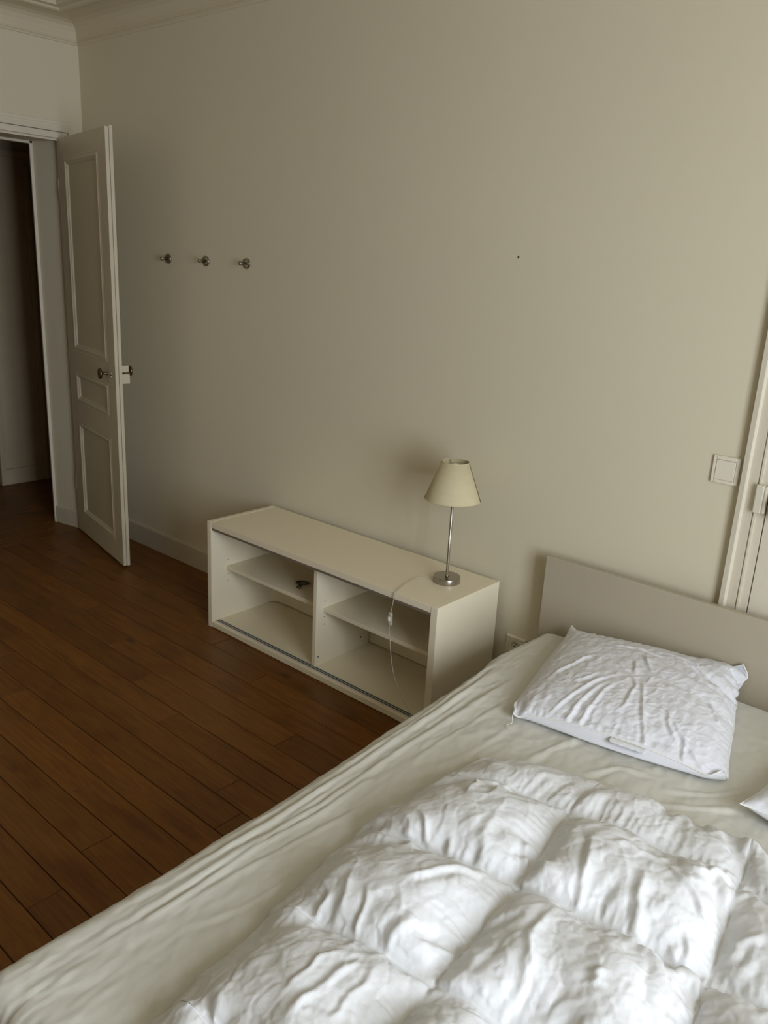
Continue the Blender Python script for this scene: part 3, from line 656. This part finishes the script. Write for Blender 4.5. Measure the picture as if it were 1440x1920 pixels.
# ---- duvet
PR = [
  [(3.424, -0.742), (3.434, -0.658), (3.447, -0.567), (3.469, -0.476), (3.499, -0.414), (3.524, -0.383)] ,
  [(3.462, -0.748), (3.484, -0.678), (3.478, -0.586), (3.488, -0.511), (3.5, -0.457)] ,
  [(3.523, -0.73), (3.522, -0.686), (3.511, -0.602), (3.509, -0.514), (3.52, -0.436)] ,
  [(3.554, -0.372), (3.598, -0.459), (3.647, -0.555), (3.706, -0.67)] ,
  [(3.524, -0.383), (3.569, -0.438), (3.583, -0.526), (3.58, -0.578)] ,
  [(3.679, -0.486), (3.71, -0.536), (3.75, -0.582)] ,
  [(3.676, -0.489), (3.744, -0.545), (3.807, -0.587), (3.849, -0.614)] ,
  [(3.342, -0.528), (3.357, -0.453), (3.377, -0.371), (3.404, -0.319)] ,
  [(3.362, -0.225), (3.412, -0.238), (3.465, -0.213), (3.519, -0.218), (3.568, -0.212)] ,
  [(3.513, -0.193), (3.573, -0.176), (3.636, -0.184), (3.691, -0.227), (3.76, -0.289)] ,
  [(3.721, -0.33), (3.77, -0.378), (3.808, -0.434)] ,
  [(3.492, -0.293), (3.522, -0.336), (3.533, -0.381)] ,
  [(3.503, -0.251), (3.537, -0.29), (3.565, -0.332)] ,
  [(3.467, -0.35), (3.495, -0.364), (3.522, -0.379)] ,
  [(3.613, -0.086), (3.677, -0.11), (3.742, -0.144)] ,
  [(3.648, -0.201), (3.723, -0.248), (3.783, -0.29)] ,
  [(3.416, -0.519), (3.437, -0.483), (3.457, -0.433)] ,
  [(3.611, -0.38), (3.663, -0.391), (3.71, -0.417)] ,
  [(3.75, -0.539), (3.777, -0.596), (3.814, -0.659)] ,
  [(3.604, -0.646), (3.64, -0.664), (3.674, -0.661)] ,
]
FR = [
  ( [(3.787, -1.122), (3.802, -1.156), (3.826, -1.203), (3.835, -1.239), (3.857, -1.332)] , 1 ),
  ( [(3.906, -1.135), (3.928, -1.19), (3.945, -1.245), (3.975, -1.323)] , 1 ),
  ( [(3.935, -1.094), (3.986, -1.121), (4.025, -1.15), (4.061, -1.174)] , 1 ),
  ( [(3.942, -1.064), (3.994, -1.069), (4.043, -1.086), (4.077, -1.124)] , 1 ),
  ( [(3.437, -1.308), (3.493, -1.333), (3.53, -1.38)] , 1 ),
  ( [(3.486, -1.294), (3.529, -1.323), (3.572, -1.364)] , 1 ),
  ( [(3.565, -1.301), (3.597, -1.333), (3.631, -1.36)] , 1 ),
  ( [(3.606, -1.192), (3.634, -1.271), (3.658, -1.32), (3.682, -1.354)] , 1 ),
  ( [(3.69, -1.201), (3.721, -1.256), (3.749, -1.309)] , 1 ),
  ( [(3.595, -1.49), (3.627, -1.442), (3.649, -1.381), (3.69, -1.356)] , 1 ),
  ( [(3.514, -1.517), (3.535, -1.57), (3.569, -1.636), (3.58, -1.657)] , 1 ),
  ( [(3.567, -1.538), (3.6, -1.605), (3.623, -1.655)] , 1 ),
  ( [(3.509, -1.575), (3.517, -1.619), (3.518, -1.653)] , 1 ),
  ( [(3.667, -1.53), (3.662, -1.599), (3.665, -1.65)] , 1 ),
  ( [(3.625, -1.663), (3.61, -1.711), (3.619, -1.79)] , 1 ),
  ( [(3.665, -1.657), (3.652, -1.712), (3.652, -1.777), (3.653, -1.82)] , 1 ),
  ( [(3.535, -1.84), (3.554, -1.88), (3.588, -1.916)] , 1 ),
  ( [(3.687, -1.652), (3.696, -1.724), (3.699, -1.776)] , 1 ),
  ( [(3.834, -1.331), (3.834, -1.389), (3.838, -1.427), (3.868, -1.476), (3.877, -1.528), (3.87, -1.592)] , 1 ),
  ( [(3.962, -1.418), (3.969, -1.458)] , 1 ),
  ( [(4.018, -1.215), (4.043, -1.234), (4.043, -1.287), (4.042, -1.315)] , 1 ),
  ( [(4.093, -1.203), (4.105, -1.158), (4.129, -1.126)] , 1 ),
  ( [(3.909, -1.088), (3.858, -1.096), (3.831, -1.112)] , 1 ),
  ( [(3.502, -1.102), (3.519, -1.155), (3.518, -1.184)] , 1 ),
  ( [(3.553, -1.049), (3.561, -1.126), (3.56, -1.154)] , 1 ),
  ( [(3.755, -1.008), (3.82, -1.018), (3.874, -1.058)] , 1 ),
  ( [(3.972, -1.004), (4.008, -0.989), (4.043, -0.955)] , 1 ),
  ( [(3.98, -1.08), (4.012, -1.028), (4.052, -0.998)] , 1 ),
  ( [(3.762, -1.097), (3.793, -1.169), (3.814, -1.216)] , -1 ),
  ( [(4.148, -1.17), (4.13, -1.235), (4.103, -1.282)] , -1 ),
  ( [(4.005, -1.324), (4.02, -1.368), (4.042, -1.43)] , -1 ),
  ( [(3.878, -1.168), (3.885, -1.257), (3.905, -1.325)] , -1 ),
  ( [(3.898, -1.501), (3.884, -1.556), (3.876, -1.603)] , -1 ),
  ( [(3.8, -1.428), (3.807, -1.502), (3.794, -1.574)] , -1 ),
]
lat = np.array([
 [(3.400,-.915),(3.680,-.818),(4.010,-.792),(4.380,-.785),(4.660,-.805)],
 [(3.390,-1.125),(3.700,-1.050),(4.050,-1.000),(4.410,-.975),(4.690,-.990)],
 [(3.385,-1.400),(3.742,-1.320),(4.090,-1.272),(4.440,-1.240),(4.700,-1.250)],
 [(3.425,-1.665),(3.762,-1.605),(4.125,-1.560),(4.460,-1.530),(4.710,-1.545)],
 [(3.445,-1.905),(3.785,-1.885),(4.150,-1.850),(4.480,-1.830),(4.715,-1.840)],
 [(3.455,-2.060),(3.790,-2.055),(4.150,-2.050),(4.480,-2.045),(4.715,-2.050)]], float)
lat[1:, 1:, 0] -= .006; lat[1:, :, 1] += .015; lat[1:4, 0, 0] -= .012
def make_duvet(step=0.0068):
    nx = [int(round(l / step)) for l in (.34, .345, .345, .27)]; ny = [int(round(l / step)) for l in (.215, .275, .29, .28, .18)]
    rows = [catmull(lat[r], nx) for r in range(len(lat))]
    T = catmull(np.array(rows), ny)              # (h,w,2)
    h, w = T.shape[:2]
    sx = np.concatenate([[0], np.cumsum(nx)]); sy = np.concatenate([[0], np.cumsum(ny)])
    z_s = ZM + .072
    Z = np.full((h, w), z_s)
    P = np.dstack([T, Z])
    # in-cell coordinates
    fx = np.concatenate([np.arange(n) / n for n in nx] + [[1.0]]); fy = np.concatenate([np.arange(n) / n for n in ny] + [[1.0]])
    puff = (np.sin(np.pi * fx)[None, :] * np.sin(np.pi * fy)[:, None]) ** .6
    low = .013 * smooth_noise(T[..., 0], T[..., 1], .28, .28, 21)
    seam_z = z_s + low
    P[..., 2] = seam_z + .030 * puff
    X, Y = T[..., 0], T[..., 1]
    P += rng.normal(0, .0009, P.shape); P[..., 2] += puff * (.006 * smooth_noise(X, Y, .07, .07, 31) + .003 * smooth_noise(X, Y, .03, .03, 32))
    Rx = np.linalg.norm(np.diff(T, axis=1), axis=-1); Ry = np.linalg.norm(np.diff(T, axis=0), axis=-1)
    # fabric excess: larger away from the stitched lines
    ex = 1.0 + .062 * np.clip(np.minimum(fy, 1 - fy) * 30, 0, 1); ey = 1.0 + .062 * np.clip(np.minimum(fx, 1 - fx) * 30, 0, 1)
    xm = .045 * smooth_noise(X, Y, .35, .35, 41)
    Rx = Rx * (ex[:, None] + np.clip(xm, -.03, .06)[:, :-1] * (ex[:, None] > 1.02)); Ry = Ry * (ey[None, :] + np.clip(xm, -.03, .06)[:-1] * (ey[None, :] > 1.02))
    Rd = rest_of(Rx, Ry)
    Wt = np.ones((h, w)); seam = np.zeros((h, w), bool)
    seam[sy[1:-1], :] = True; seam[:, sx[1:-1]] = True
    border = np.zeros((h, w), bool); border[0] = border[-1] = True; border[:, 0] = border[:, -1] = True
    tgt = np.dstack([T, seam_z]); bz = ZM + .014
    d_e = np.minimum(np.minimum(np.arange(w)[None, :], np.arange(w)[::-1][None, :]), np.minimum(np.arange(h)[:, None], np.arange(h)[::-1][:, None])) * step
    tgt[..., 2] = np.where(d_e < .075, bz + (seam_z - bz) * np.sin(np.clip(d_e / .075, 0, 1) * math.pi / 2), tgt[..., 2])
    tgt[..., 2] += np.where(border, .004 * np.sin(X * 37) * np.cos(Y * 31), 0)
    old = P.copy(); sets = constraint_sets(h, w)
    NIT = 260
    for it in range(NIT):
        v = (P - old) * .93; old = P.copy()
        n = normals(P); n *= np.sign(n[..., 2:].mean()) 
        pr = 3.0e-5
        P = P + v + n * pr + np.array([0, 0, -1.2e-5])
        for sub in range(2):
            relax(P, Wt, Rx, Ry, Rd, sets, .10, .15)
            P[seam] += (tgt[seam] - P[seam]) * .35
            P[border] += (tgt[border] - P[border]) * .5
        P[..., 2] = np.maximum(P[..., 2], ZM + .006)
        mz = seam_z + .105; P[..., 2] = np.where(P[..., 2] > mz, mz + (P[..., 2] - mz) * .5, P[..., 2])
    # finer grid, then gathers running off every stitched line, the longer folds and crisp crinkles
    P = upsample(P); T2 = upsample(np.dstack([X, Y])); X, Y = T2[..., 0], T2[..., 1]; h, w = X.shape; st = step / 2
    fx = np.interp(np.arange(w) / 2, np.arange(len(fx)), np.unwrap(fx, period=1)) % 1; fy = np.interp(np.arange(h) / 2, np.arange(len(fy)), np.unwrap(fy, period=1)) % 1
    gx = np.minimum(fx, 1 - fx)[None, :] * .34 * np.ones((h, 1)); gy = np.minimum(fy, 1 - fy)[:, None] * .29 * np.ones((1, w))
    gx[:, :nx[0]] = .2; gx[:, -nx[-1]:] = .2
    AX = np.arange(w)[None, :] * st + .006 * smooth_noise(X, Y, .08, .30, 51); AY = np.arange(h)[:, None] * st + .006 * smooth_noise(X, Y, .30, .08, 52)
    def fold(a, wl, sd):
        q = a / wl + .9 * np.sin(a * 23 + sd) + .5 * np.sin(a * 61 + 2 * sd); return (1 - np.abs(np.sin(np.pi * q)) ** .7) - .35
    A1 = .5 + .5 * np.clip(smooth_noise(X, Y, .10, .10, 61), -1, 1); A2 = .5 + .5 * np.clip(smooth_noise(X, Y, .10, .10, 62), -1, 1)
    D = .0029 * A1 * fold(AX, .026, 1.0) * np.exp(-gy / .032) * (1 - np.exp(-gy / .004)) + .0029 * A2 * fold(AY, .025, 2.0) * np.exp(-gx / .030) * (1 - np.exp(-gx / .004))
    D += .0018 * fold(AX, .011, 3.0) * np.exp(-gy / .011) * (1 - np.exp(-gy / .003)) + .0018 * fold(AY, .011, 4.0) * np.exp(-gx / .011) * (1 - np.exp(-gx / .003))
    D -= .0065 * np.exp(-(gy / .005)) + .0065 * np.exp(-(gx / .005))
    Xn, Yn = P[..., 0], P[..., 1]
    sm = np.clip(np.minimum(gx, gy) / .012, .15, 1)
    for k, (pts, sg) in enumerate(FR):
        sd, al = segdist(Xn, Yn, pts)
        env = np.clip(al / .3, 0, 1) * np.clip((1 - al) / .3, 0, 1); env = env * (2 - env); ww = (.0085 + .003 * math.sin(k * 2.1)) if sg > 0 else .014
        sd = sd + .003 * np.sin(al * 11 + k)
        D += sg * (.0056 + .0016 * math.sin(k * 1.7)) * env * sm * (np.exp(-(np.abs(sd) / ww) ** 1.5) - .45 * np.exp(-((sd - 1.5 * ww) / ww) ** 2) * (sg > 0))
    D += sm * (.0011 * smooth_noise(X, Y, .05, .07, 71) + .0024 * smooth_noise(X, Y, .14, .14, 72))
    D += .8 * sm * (.0020 * crease(X, Y, .10, .16, 81, 6) - .0022 * crease(X, Y, .12, .12, 82, 7) + .0011 * crease(X, Y, .05, .06, 83, 5) - .0011 * crease(X, Y, .045, .055, 84, 6) + .0006 * crease(X, Y, .022, .026, 85, 4) - .0006 * crease(X, Y, .020, .024, 86, 4))
    n = normals(P); n *= np.sign(n[..., 2:].mean()); P = P + n * D[..., None]
    P[..., 2] = np.maximum(P[..., 2], ZM + .006)
    return P, sx, sy
P, sx, sy = make_duvet()
duvet = grid_mesh('duvet', P, M['duvet']); tag(duvet, 'thick white quilted down duvet with stitched squares, rumpled on the bed', 'duvet')

# ---- pillows
def make_pillow(corn, n, RW, RH, seed, press=3.0e-5, hz=.06, steps=240, ridges=None):
    """corn: FL, FR, RR, RL targets; returns top and bottom grids sharing their border"""
    FL, FR, RRr, RL = [np.array(c, float) for c in corn]
    r = np.random.default_rng(seed)
    u = np.linspace(0, 1, n)[None, :, None]; v = np.linspace(0, 1, n)[:, None, None]
    B = (1 - v) * ((1 - u) * FL + u * FR) + v * ((1 - u) * RL + u * RRr)
    B[..., 2] = B[..., 2]
    puff = (np.sin(np.pi * u[..., 0]) * np.sin(np.pi * v[..., 0])) ** .5
    Tp = B.copy(); Tp[..., 2] += hz * puff; Bt = B.copy(); Bt[..., 2] -= (Bt[..., 2] - ZM - .006) * np.clip(puff * 1.8, 0, 1)
    for Q in (Tp, Bt): Q += r.normal(0, .001, Q.shape)
    X, Y = B[..., 0], B[..., 1]
    Tp[..., 2] += puff * (.008 * smooth_noise(X, Y, .10, .10, seed) + .004 * smooth_noise(X, Y, .04, .05, seed + 1))
    Rx = np.full((n, n - 1), RW / (n - 1)); Ry = np.full((n - 1, n), RH / (n - 1))
    uu = np.linspace(-1, 1, n)
    wob = 1 + .05 * np.exp(-(uu[None, :] ** 2 + uu[:, None] ** 2) / .25)          # loose middle that crumples
    Rx = Rx * wob[:, :-1]; Ry = Ry * wob[:-1]
    Rx[0] *= .965; Rx[-1] *= .965; Ry[:, 0] *= .965; Ry[:, -1] *= .965
    Rd = rest_of(Rx, Ry); Wt = np.ones((n, n)); sets = constraint_sets(n, n)
    bd = np.zeros((n, n), bool); bd[0] = bd[-1] = True; bd[:, 0] = bd[:, -1] = True
    oT, oB = Tp.copy(), Bt.copy()
    cs = [(0, 0, FL), (0, -1, FR), (-1, -1, RRr), (-1, 0, RL)]
    for it in range(steps):
        vT = (Tp - oT) * .92; vB = (Bt - oB) * .9; oT, oB = Tp.copy(), Bt.copy()
        nT = normals(Tp); nB = -normals(Bt)
        th = np.clip(1.25 - np.maximum(Tp[..., 2] - Bt[..., 2], 0) / .10, 0, 1)[..., None]     # soft filling: pushes less once thick
        Tp = Tp + vT + nT * press * (.25 + .75 * th) + np.array([0, 0, -1.5e-5]); Bt = Bt + vB + nB * press * (.25 + .75 * th) + np.array([0, 0, -1.5e-5])
        for sub in range(2):
            relax(Tp, Wt, Rx, Ry, Rd, sets, .08, .15); relax(Bt, Wt, Rx, Ry, Rd, sets, .2, .2)
            m = .5 * (Tp[bd] + Bt[bd]); Tp[bd] = m; Bt[bd] = m
            for a, b, c in cs:
                Tp[a, b] += (c - Tp[a, b]) * .7; Bt[a, b] = Tp[a, b]
        Bt[..., 2] = np.maximum(Bt[..., 2], ZM + .0065); Tp[..., 2] = np.maximum(Tp[..., 2], Bt[..., 2] + np.where(bd, 0, .0005))
        Tp[..., 1] = np.minimum(Tp[..., 1], BYH - .006); Bt[..., 1] = np.minimum(Bt[..., 1], BYH - .006)
    Tp = upsample(Tp); Bt = upsample(Bt); XY = upsample(np.dstack([X, Y])); X, Y = XY[..., 0], XY[..., 1]; n = 2 * n - 1
    bd = np.zeros((n, n), bool); bd[0] = bd[-1] = True; bd[:, 0] = bd[:, -1] = True
    D = np.zeros(Tp.shape[:2]); ed = np.minimum(np.minimum(np.arange(n)[None, :], np.arange(n)[::-1][None, :]), np.minimum(np.arange(n)[:, None], np.arange(n)[::-1][:, None])) * RW / (n - 1)
    if ridges:
        for pts in ridges:
            sd, al = segdist(Tp[..., 0], Tp[..., 1], pts)
            env = np.clip(al / .3, 0, 1) * np.clip((1 - al) / .3, 0, 1); ww = .0060; sd = sd + .002 * np.sin(al * 9)
            D += .0042 * env * (np.exp(-(np.abs(sd) / ww) ** 1.5) - .55 * np.exp(-((sd - 1.6 * ww) / ww) ** 2))
    a1 = np.linspace(0, RW, n)[None, :] * np.ones((n, 1)); a2 = a1.T; dy_ = np.minimum(a2, RH - a2); dx_ = np.minimum(a1, RW - a1)
    fo = lambda a, wl, sd: (1 - np.abs(np.sin(np.pi * (a / wl + .8 * np.sin(a * 19 + sd)))) ** .8) - .35
    D += .0028 * fo(a1, .026, seed) * np.exp(-dy_ / .03) * (1 - np.exp(-dy_ / .004)) + .0028 * fo(a2, .028, seed + 2) * np.exp(-dx_ / .035) * (1 - np.exp(-dx_ / .004))
    D += .0010 * smooth_noise(X, Y, .05, .05, seed + 5) + .0016 * crease(X, Y, .10, .08, seed + 11, 6) - .0014 * crease(X, Y, .09, .09, seed + 12, 7) + .0012 * crease(X, Y, .05, .16, seed + 13, 8) - .0008 * crease(X, Y, .14, .06, seed + 14, 8)
    K = min(32, n // 4); uw = np.sin(np.pi * np.linspace(0, 1, n))
    for k in range(K):
        f = math.sin(math.pi * (k + .5) / K); Bt[k, :, 1] -= .034 * f * uw; Bt[k, :, 2] = np.maximum(Bt[k, :, 2] + .006 * f * uw, ZM + .0065)
    for k in range(12):
        q = (1 - k / 12) * .018 * uw; Tp[k, :, 2] += q; 
    Bt[0] = Tp[0]
    D *= np.clip(ed / .015, 0, 1); Tp = Tp + normals(Tp) * D[..., None]
    return Tp, Bt, bd
def pillow_object(label, corn, n, RW, RH, seed, tagpos=None, thread=False, ridges=None):
    Tp, Bt, bd = make_pillow(corn, n, RW, RH, seed, ridges=ridges); n = Tp.shape[0]
    cen = np.array([*(Tp.reshape(-1, 3).mean(0)[:2]), ZM + .006])
    root = empty('pillow', tuple(cen)); tag(root, label, 'pillow', 'pillows on the bed')
    Tp = Tp - cen; Bt = Bt - cen
    # one closed cover
    h = n; V = [Tp.reshape(-1, 3)]; idB = np.full((n, n), -1, int); idT = np.arange(n * n).reshape(n, n)
    inn = ~bd; idB[bd] = idT[bd]; idB[inn] = n * n + np.arange(inn.sum()); V.append(Bt[inn]); V = np.concatenate(V)
    def quads(I, flip):
        q = np.stack([I[:-1, :-1], I[:-1, 1:], I[1:, 1:], I[1:, :-1]], -1).reshape(-1, 4); return q[:, ::-1] if flip else q
    F = np.concatenate([quads(idT, False), quads(idB, True)])
    me = bpy.data.meshes.new('pillow_cover'); me.from_pydata(V.tolist(), [], F.tolist()); me.polygons.foreach_set('use_smooth', [True] * len(me.polygons)); me.materials.append(M['pillow'])
    o = bpy.data.objects.new('pillow_cover', me); C.objects.link(o); o.parent = root
    loop = [tuple(Tp[0, k]) for k in range(0, n - 1)] + [tuple(Tp[k, -1]) for k in range(0, n - 1)] + [tuple(Tp[-1, k]) for k in range(n - 1, 0, -1)] + [tuple(Tp[k, 0]) for k in range(n - 1, 0, -1)]
    bm = bmesh.new(); tube(bm, loop, .0021, 6, closed=True); obj('piping', bm, M['thread'], root, smooth=True)
    if tagpos is not None:
        k0, k1 = int(tagpos[0] * n), int(tagpos[1] * n)
        bm = bmesh.new(); a = []; b = []; c = []
        for k in range(k0, k1):
            p = Vector(Tp[0, k]); wv = .0022 * math.sin(k * .62) + .001 * math.sin(k * .31)
            a.append(bm.verts.new(p + Vector((0, -.001, 0)))); b.append(bm.verts.new(p + Vector((0.001, -.012 + wv, -.004)))); c.append(bm.verts.new(p + Vector((0.002, -.0165 - wv, -.010 + wv))))
        for r0, r1 in ((a, b), (b, c)):
            for k in range(len(a) - 1): bm.faces.new([r0[k], r0[k + 1], r1[k + 1], r1[k]])
        t = obj('care_tag', bm, M['duvet'], root, smooth=True); sm = t.modifiers.new('s', 'SOLIDIFY'); sm.thickness = .0006
    if thread:
        p = Vector(Tp[0, 0]); bm = bmesh.new(); tube(bm, [p, p + Vector((.000, -.012, -.012)), p + Vector((.006, -.020, -.026)), p + Vector((.001, -.036, -.0275)), p + Vector((.008, -.048, -.0275)), p + Vector((.022, -.050, -.0275))], .0009, 6, smooth_pts=4); obj('loose_thread', bm, M['thread'], root)
    return root
pillow_object('white square pillow with wrinkled cover and loose thread, whole in view at the headboard',
              [(3.348, -.702, ZM + .034), (3.866, -.563, ZM + .030), (3.740, -.078, ZM + .102), (3.186, -.098, ZM + .046)], 96, .575, .60, 7, (.50, .66), True, PR)
pillow_object('white pillow cut by the right edge of the photo, only its corner showing',
              [(3.948, -.700, ZM + .050), (4.50, -.66, ZM + .040), (4.60, -.12, ZM + .06), (4.06, -.13, ZM + .06)], 60, .60, .585, 9)
